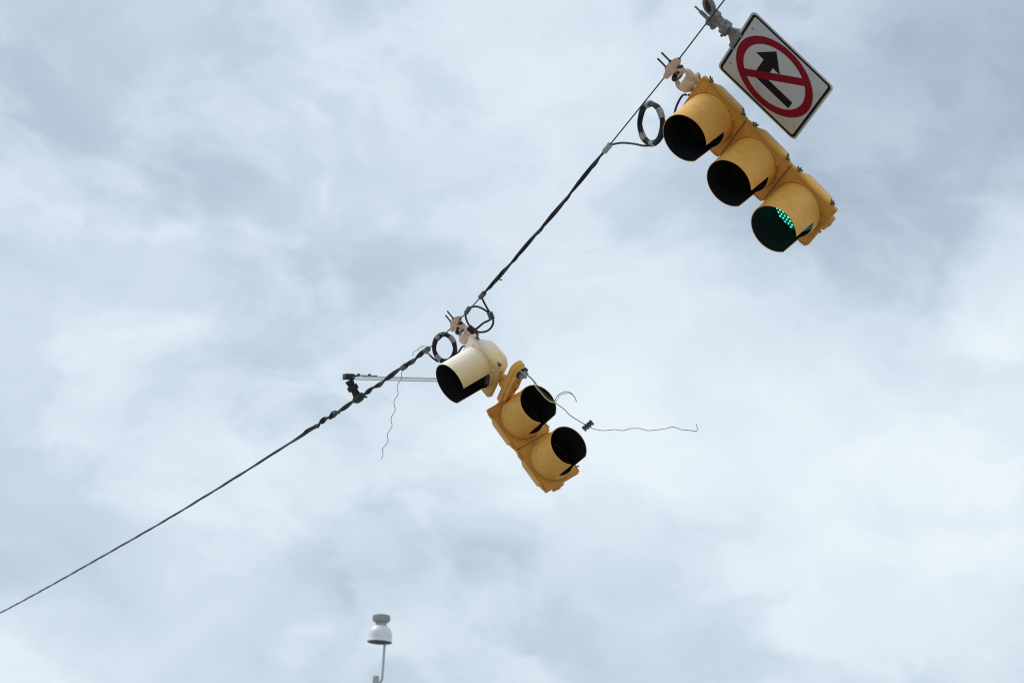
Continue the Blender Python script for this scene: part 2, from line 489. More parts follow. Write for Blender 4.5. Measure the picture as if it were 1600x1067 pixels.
def ring_mesh(matname):
    b_ = MB(); b_.lathe([(.1468, -.012), (.1468, .016), (.140, .016), (.140, -.012)], n=CIR, close=True, mi=1)
    b_.tube([(.1390 * math.cos(2 * PI * k / 48), .1390 * math.sin(2 * PI * k / 48), .0175) for k in range(48)], .0013, 6, closed=True)
    return b_.mesh('lens_ring', [matname, 'inside'])


def led_mesh():
    b_ = MB(); st_ = .0245
    for i in range(-6, 7):
        for j in range(-7, 8):
            x = (i + .5 * (j % 2)) * st_; y = j * st_ * .866
            rr2 = x * x + y * y
            if rr2 > .134 ** 2 or y < -.05: continue
            z = .042 - .0285 * rr2 / .144 ** 2 + .0005
            b_.lathe([(.0047, 0), (.0037, .0022), (.0005, .003)], org=(x, y, z), n=8)
    return b_.mesh('led_array', 'led')


def wingnut_mesh():
    """screw along +X with a nut and two curled ears"""
    b_ = MB(); b_.cyl((-.012, 0, 0), (.024, 0, 0), .004, n=8); b_.lathe([(.0085, 0), (.0085, .007), (.006, .012), (.0045, .013)], (1, 0, 0), (.004, 0, 0), 10)
    for s in (-1, 1):
        pts = [(.007, s * .004, 0), (.012, s * .011, .002), (.017, s * .015, .003), (.021, s * .015, .003)]
        b_.tube(smooth(pts, 3), [.0052] * 3 + [.0055] * 3 + [.0050] * 3 + [.0038], 6)
    b_.box((-.006, 0, -.01), (.012, .016, .024), bev=.002)
    return b_.mesh('wing_nut', 'rust')


def hinge_mesh(matname):
    b_ = MB(); b_.cyl((0, -.018, 0), (0, .018, 0), .0085, n=10); b_.cyl((0, -.024, 0), (0, .024, 0), .004, n=8)
    b_.box((.010, 0, 0), (.02, .026, .012), bev=.002)
    return b_.mesh('hinge', matname)


def screw_mesh(matname):
    b_ = MB(); b_.lathe([(.0075, 0), (.0075, .004), (.005, .008), (.001, .009)], n=10); b_.lathe([(.011, -.003), (.011, .001)], n=12)
    return b_.mesh('screw', matname)


KIT = {}


def kit(key, fn, *a, **k):
    if key not in KIT: KIT[key] = fn(*a, **k)
    return KIT[key]


def section(root, mx, style, lens='lens', lit=False, latch=1, visor='std', visor_mat=None, labels=None, name_=''):
    """one signal head section; mx places the centre of its door in the frame of root"""
    T = Matrix.Translation
    body, dmat, vmat = {'yellow': ('yellow', 'yellow_door', 'yellow'), 'cream': ('bleached', 'bleached', 'bleached')}[style]
    h = link('housing', kit(('h', body), housing_mesh, body), root, mx)
    d = link('door', kit(('d', dmat), door_mesh, dmat), root, mx)
    v = link('visor', kit(('v', vmat, visor), visor_mesh, vmat, **({} if visor == 'std' else dict(cut=.70, notch=.035, length=.270, tilt=.045, r0=.152, r1=.149))), root, mx)
    l = link('lens', kit(('l', lens), lens_mesh, lens), root, mx)
    link('lens_ring', kit(('r',), ring_mesh, 'gasket'), l)
    if lit: link('led_array', kit(('led',), led_mesh), l)
    for y in (.128, -.128):
        w = link('wing_nut', kit(('w',), wingnut_mesh), d, T((latch * (HW + .004), y, -.020)) @ (Matrix() if latch > 0 else Matrix.Rotation(PI, 4, 'Y')) @ Matrix.Rotation(random.uniform(-1.2, 1.2), 4, 'X'))
        link('hinge', kit(('hg', dmat), hinge_mesh, dmat), d, T((-latch * (HW + .006), y, -.016)) @ (Matrix() if latch > 0 else Matrix.Rotation(PI, 4, 'Y')))
    for sx in (-1, 1):
        for sy in (-1, 1):
            link('screw', kit(('s', dmat), screw_mesh, dmat), d, T((sx * .1125, sy * .1125, .003)))
    return h, d, v, l


def collar(root, mx, m_='yellow_door'):
    b_ = MB(); b_.lathe([(.056, -.030), (.056, .030)], (0, 1, 0), (0, 0, -.08), 20); b_.build('section_coupling', m_, root, mx)


def hanger(root, mx):
    """span wire clamp, yoke and pipe tee above the top section; mx = frame of that section's door centre. Wire runs along X at y .37"""
    zc = -.075
    b_ = MB()                                              # pipe tee that carries the signal
    b_.lathe([(.040, .160), (.040, .172), (.030, .176), (.028, .20), (.034, .205)], (0, 1, 0), (0, 0, zc), 24)
    b_.lathe([(.004, .066), (.020, .063), (.033, .050), (.038, .030), (.038, -.005), (.036, -.03), (.034, -.050), (.020, -.060), (.001, -.062)], (0, 0, 1), (0, .232, zc), 26)
    hub = b_.build('hanger_tee', 'tan', root, mx, 38)
    dv = Vector((.52, -.40, -.36)).normalized(); o_ = Vector((.006, .240, zc - .030))
    b_ = MB(); b_.lathe([(.034, -.01), (.034, .030), (.037, .033), (.037, .046), (.027, .046), (.026, .020), (.001, .018)], dv, o_, 24); b_.build('hanger_outlet', 'tan', hub, None, 38)
    b_ = MB(); b_.lathe([(.0265, .036), (.0005, .036)], dv, o_, 20); b_.build('pipe_mouth_shade', 'inside', hub)  # black disc stands in for the shade inside the open pipe
    for x in (-.028, .026):
        b_ = MB(); b_.cyl((x, .188, zc + .028), (x, .188, zc + .045), .006, n=8); b_.build('set_screw', 'rust', hub)
    # yoke: rounded plate with a window, standing on the tee
    b_ = MB(); n = 40; out, inn = [], []
    for k in range(n):
        a = 2 * PI * k / n
        out.append((-.004 + .072 * math.copysign(abs(math.cos(a)) ** .8, math.cos(a)), .268 + .046 * math.copysign(abs(math.sin(a)) ** .8, math.sin(a))))
        inn.append((-.004 + .050 * math.copysign(abs(math.cos(a)) ** .7, math.cos(a)), .288 + .016 * math.copysign(abs(math.sin(a)) ** .7, math.sin(a))))
    b_.ring(out, inn, zc - .014, zc + .014)
    b_.build('hanger_yoke', 'tan', root, mx, 38)
    # clamp that grips the wire
    b_ = MB()
    poly = [(-.082, .362), (-.070, .349), (-.045, .345), (-.02, .336), (.02, .338), (.05, .350), (.076, .360), (.084, .374), (.066, .386), (.038, .387), (.016, .397), (-.030, .394), (-.048, .383), (-.076, .380)]
    b_.prism(poly, zc + .004, zc + .026)
    b_.prism([(x * .84, .366 + (y - .366) * .86) for x, y in poly], zc - .024, zc - .005)
    b_.cyl((-.028, .366, zc + .02), (-.028, .366, zc + .032), .012, n=6); b_.cyl((.030, .368, zc + .02), (.030, .368, zc + .032), .012, n=6)
    cl = b_.build('wire_clamp', 'tan', root, mx, 30)
    b_ = MB(); b_.cyl((.020, .318, zc - .020), (.020, .318, zc + .022), .021, n=16); b_.build('clamp_eye', 'tan', cl)
    b_ = MB(); b_.cyl((-.034, .316, zc - .030), (-.034, .316, zc + .030), .016, n=6); b_.cyl((.020, .318, zc - .032), (.020, .318, zc + .032), .009, n=10)
    b_.box((-.004, .332, zc - .004), (.10, .018, .030), bev=.004); b_.box((.0, .306, zc - .012), (.075, .014, .016), bev=.003)
    b_.build('clevis_pin', 'dark_iron_and_shade', cl)
    for x in (-.026, .026):
        b_ = MB(); b_.cyl((x, .385, zc + .012), (x, .468, zc + .012), .0055, n=8); b_.lathe([(.011, 0), (.011, .009)], (0, 1, 0), (x, .392, zc + .012), 6)
        b_.build('u_bolt_rod', 'dark_iron_and_shade', cl)


# ------------------------------------------------------------------ signal by the sign
F1 = frame(((.36664, -.67125, -.6442), (.53069, .71961, -.4478), (.76416, -.17769, .62007)), (1.1066, 1.2473, -11.118))
CLAMP = Matrix.Translation((0, .37, -.075))
ROOT1 = F1 @ CLAMP
s1 = thing('traffic_signal', 'yellow three-section traffic signal with its bottom lens glowing green, below the prohibition sign', 'traffic signal', ROOT1)
inv = CLAMP.inverted()
hanger(s1, inv)
for k in range(3):
    h, d, v, l = section(s1, inv @ Matrix.Translation((0, -SP * k, 0)), 'yellow', 'green_lens' if k == 2 else 'lens', k == 2)
    if k: collar(s1, inv @ Matrix.Translation((0, -SP * (k - .5), 0)))
    if k == 2: l['label'] = 'lit green lens with rows of bright dots'
b_ = MB(); b_.lathe([(.048, 0), (.048, .031), (.040, .034), (.012, .035), (.012, .040)], inv.to_3x3() @ Vector((0, -1, 0)), inv @ Vector((0, -SP * 2 - .150, -.085)), 20)
for x in (-.03, .03): b_.cyl(inv @ Vector((x, -SP * 2 - .150, -.02)), inv @ Vector((x, -SP * 2 - .185, -.02)), .008, n=8)
b_.build('bottom_cap', 'yellow_door', s1)

# ------------------------------------------------------------------ damaged cluster signal
F3 = frame(((.25013, -.6003, -.75966), (.55102, .7334, -.39812), (.79612, -.31901, .51422)), (-.2237, -.1716, -13.6942))
F2 = frame(((.67759, -.58089, .45105), (.35145, .7945, .49524), (-.64603, -.17705, .74249)), (.0499, -.5394, -13.7222))
ROOT2 = F3 @ CLAMP
s2 = thing('traffic_signal', 'broken traffic signal, pale bleached top section with two twisted yellow sections hanging from a bracket', 'traffic signal', ROOT2)
hanger(s2, inv)
h, d, v, l = section(s2, inv, 'cream', visor='wide')
for o in (h, d): o['label'] = 'faded cream part of the top section'
v['label'] = 'visor bleached almost white along its crown'
rel = ROOT2.inverted() @ F2
for k in range(2):
    section(s2, rel @ Matrix.Translation((0, -SP * k, 0)), 'yellow')
    if k: collar(s2, rel @ Matrix.Translation((0, -SP * (k - .5), 0)))
b_ = MB(); b_.lathe([(.048, 0), (.048, .031), (.040, .034), (.012, .035), (.012, .040)], rel.to_3x3() @ Vector((0, -1, 0)), rel @ Vector((0, -SP - .150, -.085)), 20)
b_.build('bottom_cap', 'yellow_door', s2)
# cluster bracket: bar under the top section, empty socket at one end, the two lower sections at the other
U = inv @ Matrix.Translation((0, -.225, -.085)) @ Matrix.Rotation(PI / 2, 4, 'X')     # bar outline in X-Z, thickness down


def capsule(x0, x1, r0, r1, n=12):
    o = []
    for k in range(n + 1):
        a = -PI / 2 + PI * k / n; o.append((x1 + r1 * math.cos(a), r1 * math.sin(a)))
    for k in range(n + 1):
        a = PI / 2 + PI * k / n; o.append((x0 + r0 * math.cos(a), r0 * math.sin(a)))
    return o


b_ = MB(); b_.prism(capsule(-.15, .235, .042, .050), -.018, .020, U); b_.prism(capsule(-.15, .235, .036, .044), .020, .050, U)
b_.lathe([(.05, 0), (.05, .03), (.04, .042), (.035, .06)], (0, 1, 0), inv @ Vector((0, -.210, -.085)), 24)
br_ = b_.build('cluster_bracket', 'yellow', s2, None, 30)
b_ = MB(); b_.prism(capsule(.03, .13, .036, .030), .050, .060, U); b_.build('bracket_cover', 'yellow_door', br_, None, 30)
for x in (.04, .13):
    b_ = MB(); b_.lathe([(.007, 0), (.007, .006), (.003, .009)], U.to_3x3() @ Vector((0, 0, 1)), U @ Vector((x, 0, .059)), 8); b_.build('screw', 'rust', br_)
b_ = MB(); b_.lathe([(.043, .040), (.047, .056), (.047, .062), (.038, .062), (.036, .045)], U.to_3x3() @ Vector((0, 0, 1)), U @ Vector((.235, 0, 0)), 28); b_.build('socket_rim', 'dark_iron_and_shade', br_)
b_ = MB(); b_.lathe([(.034, .050), (.034, .070), (.022, .072), (.022, .086), (.012, .088), (.010, .10)], U.to_3x3() @ Vector((0, 0, 1)), U @ Vector((.235, 0, 0)), 14)
for k in range(5):
    a = 2 * PI * k / 5
    b_.cyl(U @ Vector((.235 + .027 * math.cos(a), .027 * math.sin(a), .06)), U @ Vector((.235 + .027 * math.cos(a), .027 * math.sin(a), .088)), .006, n=6)
b_.build('socket_stud', 'galv', br_)
SOCKET = ROOT2 @ (U @ Vector((.235, 0, .095)))
# coupling between the bracket and the lower pair
b_ = MB(); p0 = U @ Vector((-.13, 0, .03)); p1 = rel @ Vector((0, HH - .01, -.085)); b_.cyl(p0, p1, .036, .032, 18)
b_.lathe([(.046, 0), (.046, .014)], rel.to_3x3() @ Vector((0, 1, 0)), rel @ Vector((0, HH - .006, -.085)), 20)
b_.build('coupling', 'yellow', s2)

# ------------------------------------------------------------------ no-right-turn sign
S = .600


FS = frame(((.22863, -.70124, -.6752), (.38044, .70265, -.60066), (.89579, -.1203, .42743)), (1.4268, 1.438, -10.8355))
WS = Vector((0, S / 2 + .175, -.02))
RS = Matrix.Translation(WS); rinv = RS.inverted()
sign = thing('prohibition_sign', 'square white no-right-turn sign with red ring and slash, tilted on the wire', 'road sign', FS @ RS)
b_ = MB(); b_.prism(rrect(S, S, .034, 6), -.003, 0); b_.build('panel', 'alu', sign, rinv)
b_ = MB(); b_.prism(rrect(S - .003, S - .003, .033, 6), .0004, .0010); b_.build('white_face', 'white_sign', sign, rinv)
b_ = MB(); b_.ring(rrect(S - .024, S - .024, .026, 6), rrect(S - .056, S - .056, .014, 6), .0011, .0016); b_.build('black_border', 'black_ink', sign, rinv)
s_ = S
arrow = [(-.195, -.275), (-.09, -.275), (-.09, .055), (.082, .055), (.082, -.035), (.30, .115), (.082, .266), (.082, .172), (-.195, .172)]
b_ = MB(); b_.prism([(x * s_, y * s_) for x, y in arrow], .0011, .0017); b_.build('turn_arrow', 'black_ink', sign, rinv)
cir = lambda r: [(r * math.cos(2 * PI * k / 72), r * math.sin(2 * PI * k / 72)) for k in range(72)]
b_ = MB(); b_.ring(cir(.437 * s_), cir(.352 * s_), .0018, .0024); rg = b_.build('prohibition_ring', 'red_ink', sign, rinv)
b_ = MB(); b_.prism([(x * s_, y * s_) for x, y in ((-.36, -.042), (.36, -.042), (.36, .042), (-.36, .042))], .0019, .0023, Matrix.Rotation(R(-45), 4, 'Z')); b_.build('slash', 'red_ink', rg)
for x in (-.31, .30):
    b_ = MB(); b_.lathe([(.008, 0), (.008, .003), (.005, .007), (.0005, .0075)], org=(x * s_, .415 * s_, .001), n=12); b_.build('bolt', 'galv', sign, rinv)
# bracket
b_ = MB(); b_.box((0, S / 2 - .004, -.002), (.15, .030, .016), bev=.003); b_.box((-.066, S / 2 - .014, .004), (.016, .03, .008), bev=.002); b_.box((.066, S / 2 - .014, .004), (.016, .03, .008), bev=.002)
b_.prism([(-.075, S / 2 + .008), (.075, S / 2 + .008), (.034, S / 2 + .045), (.026, S / 2 + .075), (-.026, S / 2 + .075), (-.034, S / 2 + .045)], -.026, -.012)
clsp = b_.build('edge_clasp', 'cast_grey', sign, rinv)
b_ = MB(); b_.box((0, S / 2 + .082, -.012), (.074, .052, .05), Matrix.Rotation(R(12), 3, 'Z'), .005); b_.box((-.004, S / 2 + .124, -.018), (.046, .085, .040), Matrix.Rotation(R(-10), 3, 'Z'), .006)
b_.cyl((-.05, S / 2 + .09, -.012), (.05, S / 2 + .098, -.012), .008, n=8); b_.cyl((-.02, S / 2 + .066, .008), (-.02, S / 2 + .066, .032), .009, n=8)
b_.build('swivel_arm', 'cast_grey', sign, rinv)
b_ = MB(); b_.box((-.012, WS.y - .008, -.02), (.090, .050, .046), Matrix.Rotation(R(8), 3, 'Z'), .010)
b_.lathe([(.016, -.03), (.020, -.02), (.020, .026), (.012, .034)], (0, 0, 1), (-.055, WS.y, -.02), 14); b_.lathe([(.013, -.03), (.017, -.02), (.017, .02), (.010, .028)], (0, 0, 1), (-.066, WS.y - .03, -.02), 12)
wc = b_.build('wire_clamp', 'cast_grey', sign, rinv)
ov = [(.028 + .030 * math.cos(a) * (1 - .18 * math.sin(a)), WS.y + .058 + .052 * math.sin(a), -.020) for a in [2 * PI * k / 28 for k in range(28)]]
mxo = Matrix.Translation((.028, WS.y + .05, -.02)) @ Matrix.Rotation(R(-52), 4, 'Z') @ Matrix.Translation((-.028, -WS.y - .05, .02))
b_ = MB(); b_.tube([mxo @ Vector(p) for p in ov], .014, 8, closed=True); b_.build('thimble_loop', 'cast_grey', wc)
b_ = MB(); b_.prism([((x - .028) * .75 + .028, (y - WS.y - .058) * .75 + WS.y + .058) for x, y, z in ov], -.030, -.010, mxo); b_.build('thimble_web', 'dark_iron_and_shade', wc)
b_ = MB(); b_.cyl((-.035, WS.y + .01, 0), (-.035, WS.y + .075, 0), .012, n=10); b_.cyl((-.035, WS.y + .075, 0), (-.035, WS.y + .115, 0), .006, n=8); b_.build('bolt', 'cast_grey', wc)

# ------------------------------------------------------------------ span wire: runs in one vertical plane through both hangers
q1, q2 = ROOT1.translation, ROOT2.translation
d12 = (q2 - q1); pn = Vector((-d12.y, d12.x, 0))


def on_wire(x, y):
    r_ = ray(x, y); k = pn.dot(q1 - EYE) / pn.dot(r_)
    return EYE + r_ * k


wpts = [on_wire(*p) for p in ((1116, 21), (950, 230), (850, 352), (752, 463), (664, 549), (560, 623), (490, 668), (335, 766), (200, 846), (0, 957))]
wp = [wpts[0], q1] + wpts[1:4] + [q2] + wpts[4:]
far = wp[-1] + (wp[-1] - wp[-2]) * 1.2 + Vector((0, 0, .15))
near0 = wp[0] + (wp[0] - wp[1]) * 4; near1 = wp[0] + (wp[0] - wp[1]) * 10
WIRE = smooth([near1, near0] + wp + [far], 24)
b_ = MB(); b_.tube(WIRE, .0042, 8)
sw = b_.build('span_wire', 'strand'); tag(sw, 'thin dark steel span wire crossing the sky and carrying both signals', 'wire')


def nearest(p):
    return min(range(len(WIRE)), key=lambda i: (WIRE[i] - p).length)


def along(i0, i1, step=.018):
    """points at even steps along the wire"""
    out = [WIRE[i0].copy()]; acc = 0
    for i in range(i0, i1):
        a, c = WIRE[i], WIRE[i + 1]; l_ = (c - a).length; s = step - acc
        while s <= l_:
            out.append(a.lerp(c, s / l_)); s += step
        acc = l_ - (s - step)
    return out


def wound(pts, rad, pitch, phase, jit=0):
    out = []; L_ = 0
    for i, p in enumerate(pts):
        tdir = (pts[min(i + 1, len(pts) - 1)] - pts[max(i - 1, 0)]).normalized()
        e1 = tdir.cross(Vector((0, 0, 1))).normalized(); e2 = e1.cross(tdir)
        L_ = (pts[0] - p).length
        a = phase + 2 * PI * L_ / (pitch(L_) if callable(pitch) else pitch) + jit * math.sin(L_ * 5.1)
        r_ = rad(L_) if callable(rad) else rad
        out.append(p + (e1 * math.cos(a) + e2 * math.sin(a)) * r_)
    return out


def tie(p, q, r, name, parent, m_='tape', turns=3):
    """a few turns of tape round a cable from p to q"""
    b_ = MB(); p, q = Vector(p), Vector(q); d_ = (q - p); l_ = d_.length; prof = [(r * .8, 0)]
    for k in range(turns):
        prof += [(r, l_ * (k + .12) / turns), (r, l_ * (k + .72) / turns), (r * .86, l_ * (k + .95) / turns)]
    prof += [(r * .8, l_)]
    b_.lathe(prof, d_, p, 14)
    return b_.build(name, m_, parent)


def tube_thing(name, label, cat, pts, r, m_, group=None, n=8):
    b_ = MB(); b_.tube(pts, r, n); return tag(b_.build(name, m_), label, cat, group)


# cable lashed to the wire between the two signals
A = along(nearest(on_wire(950, 230)), nearest(on_wire(753, 462)))
c1 = tube_thing('signal_cable', 'thick black cable lashed along the wire between the two signals', 'cable', wound(A, .0070, .9, .4), .0078, 'cable')
b_ = MB(); b_.tube(wound(A, .0105, .40, 2.6), .0036, 7); b_.build('lashing_cord', 'cable', c1)
b_ = MB(); b_.tube(wound(A, .0072, .9, 3.3), .0060, 7); b_.build('cable_strand', 'cable', c1)
tie(A[0] + (A[0] - A[3]) * .5, A[3], .018, 'tape_wrap', c1, 'tape')
tie(A[-3], A[-1] + (A[-1] - A[-3]), .018, 'tape_wrap', c1, 'tape_dark')
nb = A[int(len(A) * .86)]
b_ = MB(); b_.tube([nb, nb + CAM @ Vector((.018, -.016, .0)), nb + CAM @ Vector((.03, -.012, 0))], .004, 6); b_.build('tie_end', 'cable', c1)
# cable wound round the wire beyond the broken signal, loose near the hanging sign
B = along(nearest(on_wire(666, 547)), len(WIRE) - 1, .02)
dS = (on_wire(560, 623) - B[0]).length; dQ = (on_wire(492, 667) - B[0]).length
rad2 = lambda s: .0125 if s < dQ else max(.006, .0125 - .008 * (s - dQ))
pit2 = lambda s: .56 if s < dQ else .56 * s / dQ
A2 = wound(B, rad2, pit2, 1.0, .9)
c2 = tube_thing('signal_cable', 'black cable twisted round the wire to the left of the broken signal', 'cable', A2, [.0096 if (p - B[0]).length < dQ else .0080 for p in B], 'cable')
b_ = MB(); b_.tube(wound(B, lambda s: rad2(s) * .8, pit2, 3.6, .7), .0062, 7); b_.build('cable_strand', 'cable', c2)
i0_ = min(range(len(B)), key=lambda i: (B[i] - on_wire(527, 645)).length); i1_ = min(range(len(B)), key=lambda i: (B[i] - on_wire(476, 676)).length)
fine_ = []
for p_, q_ in zip(B[i0_:i1_], B[i0_ + 1:i1_ + 1]): fine_ += [p_.lerp(q_, k / 3) for k in range(3)]
b_ = MB(); b_.tube(wound(fine_, lambda s: .019 + .005 * math.sin(s * 23), .30, 0, 1.6), .0078, 7); b_.build('cable_wrap', 'cable', c2)
for px in ((632, 568),):
    i_ = min(range(len(B)), key=lambda i: (B[i] - on_wire(*px)).length)
    tie(B[max(0, i_ - 2)], B[i_ + 2], .022, 'tape_wrap', c2, 'tape_dark', 2)
tie(B[0] + (B[0] - B[2]) * .6, B[2], .021, 'tape_wrap', c2, 'tape_dark')
for (pts) in ([(668, 546), (664, 543), (659, 543), (655, 546), (653, 550)], [(653, 549), (649, 550), (646, 553), (645, 558)], [(662, 549), (665, 554), (669, 555)], [(661, 546), (656, 545), (653, 550)]):
    b_ = MB(); b_.tube(smooth([on_wire(*p) + Vector((0, -.03, 0)) for p in pts], 4), .0022, 6); b_.build('tie_tail', 'wire_grey', c2)


# ------------------------------------------------------------------ cable coils
def coil(label, cx, cy, d, e1, e2, r, strands, sr, bund, tapes, tape_r, lead_sets, group):
    """taped bundle of cable turns; e1,e2 = photo-plane axes (x right, y down, z away)"""
    c = at(cx, cy, d); V = lambda e: CAM @ Vector((e[0], -e[1], -e[2]))
    E1, E2 = V(e1).normalized(), V(e2); E2 = (E2 - E1 * E2.dot(E1)).normalized(); EN = E1.cross(E2)
    root = thing('cable_coil', label, 'cable', Matrix.Translation(c - E1 * r), group)
    ri = Matrix.Translation(-(c - E1 * r))
    NP = 72

    def P(a, off=(0, 0)):
        rr2 = r + off[0]
        return c + (-E1 * math.cos(a) + E2 * math.sin(a)) * rr2 + EN * off[1]
    for s in range(strands):
        ph = 2 * PI * s / strands
        b_ = MB(); pts = []
        for k in range(NP):
            a = 2 * PI * k / NP; tw = ph + a * 1 + .25 * math.sin(3 * a + s)
            wob = bund * (1 + .12 * math.sin(2 * a + s * 1.7))
            pts.append(P(a, (math.cos(tw) * wob, math.sin(tw) * wob)))
        b_.tube(pts, sr, 8, closed=True); b_.build('cable_turn', 'cable', root, ri)
    for (a0, a1) in tapes:
        n = 7; pts = [P(R(a0 + (a1 - a0) * k / (n * 3 - 1))) for k in range(n * 3)]
        rs = [tape_r * (.96 if k % 3 else .80) for k in range(n * 3)]
        b_ = MB(); b_.tube(pts, rs, 12); b_.build('tape_wrap', 'tape', root, ri)
    for pts, lr in lead_sets:
        b_ = MB(); b_.tube(smooth(pts, 8), lr, 8); b_.build('cable_lead', 'cable', root, ri)
    return root


dw = (on_wire(1004, 166) - EYE).dot(-_bk)
k1 = dw + .02
coil('large black cable coil with grey tape hanging from the wire beside the green-lit signal', 1017.5, 193.5, k1, (.10, .99, .0), (.50, -.02, -.86), .1150, 4, .0088, .0095,
     [(-14, 8), (52, 82), (222, 248), (172, 192)], .0210,
     [([on_wire(949, 230), at(957, 226, k1 + .35), at(972, 223.5, k1 + .25), at(990, 225, k1 + .12), at(1006, 228, k1 + .03), at(1020, 227, k1)], .0066),
      ([F1 @ Vector((-.035, .20, -.03)), at(1066, 150, 11.25), at(1058, 164, 11.28), at(1054, 177, 11.3), at(1050, 192, k1 - .03), at(1040, 210, k1), at(1026, 222, k1)], .0066)], None)
dw2 = (on_wire(688, 530) - EYE).dot(-_bk); k2 = dw2 - .01
coil('small black cable coil with grey tape just left of the broken signal', 694.5, 543.5, k2, (.10, .99, .0), (.78, -.05, -.62), .0960, 4, .0090, .0098,
     [(-40, -16), (42, 72), (205, 238)], .0212,
     [([on_wire(666, 547), at(671, 554, k2 + .05), at(677, 560, k2 + .02), at(684, 565, k2)], .0066),
      ([F3 @ Vector((-.02, .19, -.03)), at(722, 542, k2 - .12), at(716, 551, k2 - .10), at(708, 560, k2 - .05), at(697, 566, k2)], .0066)], None)
# loose loop above the broken signal
dl = (on_wire(745, 470) - EYE).dot(-_bk)
lp = [(752, 463, 0), (757, 474, -.03), (765, 488, -.06), (770, 497, -.09), (770, 507, -.10), (763, 516, -.08), (752, 519, -.05), (742, 517, -.03), (733, 508, 0), (728, 497, .03), (728, 488, .05), (733, 481, .05), (745, 479, .02), (757, 484, -.02), (766, 492, -.05), (766, 499, -.06), (755, 505, -.04), (745, 513, -.01), (737, 515, .02)]
lpts = smooth([on_wire(752, 463)] + [at(x, y, dl + z) for x, y, z in lp[1:]], 8)
lo = tube_thing('cable_loop', 'loose black cable loop tied above the broken signal', 'cable', lpts, .0072, 'cable')
tie(at(765, 488, dl - .05), at(769, 499, dl - .06), .021, 'tape_wrap', lo, 'tape_dark')
tie(at(734, 480, dl + .04), at(727.5, 490, dl + .05), .017, 'tape_wrap', lo, 'tape_dark')
tie(at(733, 512, dl + .02), at(741, 519, dl), .024, 'tape_wrap', lo, 'cable')

# ------------------------------------------------------------------ loose wires
dd = (on_wire(633, 569) - EYE).dot(-_bk) - .02
pts = [(633, 568), (634.5, 574), (628, 581), (627, 592), (620.5, 603), (622, 616), (615.5, 627), (617.5, 641), (611, 653), (612.5, 666), (605.5, 678), (606, 690), (598, 701), (598.5, 711), (595.5, 717)]
tube_thing('hanging_wire', 'thin kinked grey wire dangling down from the cable left of the broken signal', 'wire', smooth([at(x, y, dd) for x, y in pts], 6), .0023, 'wire_grey', n=6)

sk = (SOCKET - EYE).dot(-_bk)
lw = thing('loose_wire', 'frayed yellow and green wires with a black connector blowing right of the broken signal', 'wire', Matrix.Translation(SOCKET))
li = Matrix.Translation(-SOCKET)


def lwire(name, px, m_, r=.0035):
    n = len(px); b_ = MB()
    b_.tube(smooth([at(x, y, d_) for x, y, d_ in px], 6), r, 6); b_.build(name, m_, lw, li)


zf = 13.30
ease = lambda px, z0, z1: [(x, y, z0 + (z1 - z0) * (i / (len(px) - 1))) for i, (x, y) in enumerate(px)]
lwire('yellow_wire', ease([(809, 577.5), (818, 583), (826, 588), (834, 596), (838, 605), (846, 614), (852, 621), (860, 627), (868, 629)], sk - .03, zf - .02), 'wire_yellow', .0042)
lwire('green_wire', ease([(810, 577), (819, 583), (828, 588.5), (836, 597), (843, 607), (855, 619), (868, 628.5)], sk - .03, zf), 'wire_green', .0026)
lwire('trailing_wire', ease([(866, 628.5), (880, 638), (890, 648), (902, 656), (914, 663)], zf, zf - .05), 'wire_green', .0028)
lwire('wire_end', ease([(866, 629), (870, 620), (876, 614.5), (884, 612), (891, 613.5), (897, 619), (901, 628)], zf, zf - .05), 'wire_grey', .0026)
lwire('wire_end', ease([(868, 629), (872, 622), (876, 617), (884, 615), (892, 615), (898, 621), (901, 628)], zf, zf - .04), 'wire_grey', .0018)
lwire('far_wire', ease([(920, 667.5), (932, 671), (945, 672.5), (960, 671), (973, 672.5), (985, 669.5), (1000, 669.5), (1012, 672.5), (1025, 671.5), (1040, 669.5), (1052, 667), (1064, 671), (1076, 672), (1088, 673.5), (1089.5, 669), (1088, 663)], zf - .05, zf - .2), 'wire_grey', .0021)
cx_ = at(918.5, 664.7, zf - .05); ca = (at(927, 657.5, zf - .05) - cx_).normalized(); cn = (EYE - cx_).normalized(); cn = (cn - ca * cn.dot(ca)).normalized(); cb = cn.cross(ca)
CB = Matrix.Translation(li @ cx_) @ Matrix((ca, cb, cn)).transposed().to_4x4()
b_ = MB()
for k in range(4):
    b_.box(((k - 1.5) * .0205, 0, 0), (.0185, .036, .026), bev=.002); b_.box(((k - 1.5) * .0205, .012, .012), (.010, .006, .008)); b_.box(((k - 1.5) * .0205, -.02, 0), (.005, .008, .005))
b_.box((0, 0, -.003), (.080, .022, .014))
cb_ = b_.build('connector_block', 'block', lw, CB); cb_['label'] = 'small black terminal block on the loose wire'
b_ = MB()
for k in range(4): b_.lathe([(.0035, 0), (.0035, .0015)], org=((k - 1.5) * .0205, -.004, .013), n=8)
b_.build('terminal_screws', 'galv', cb_)

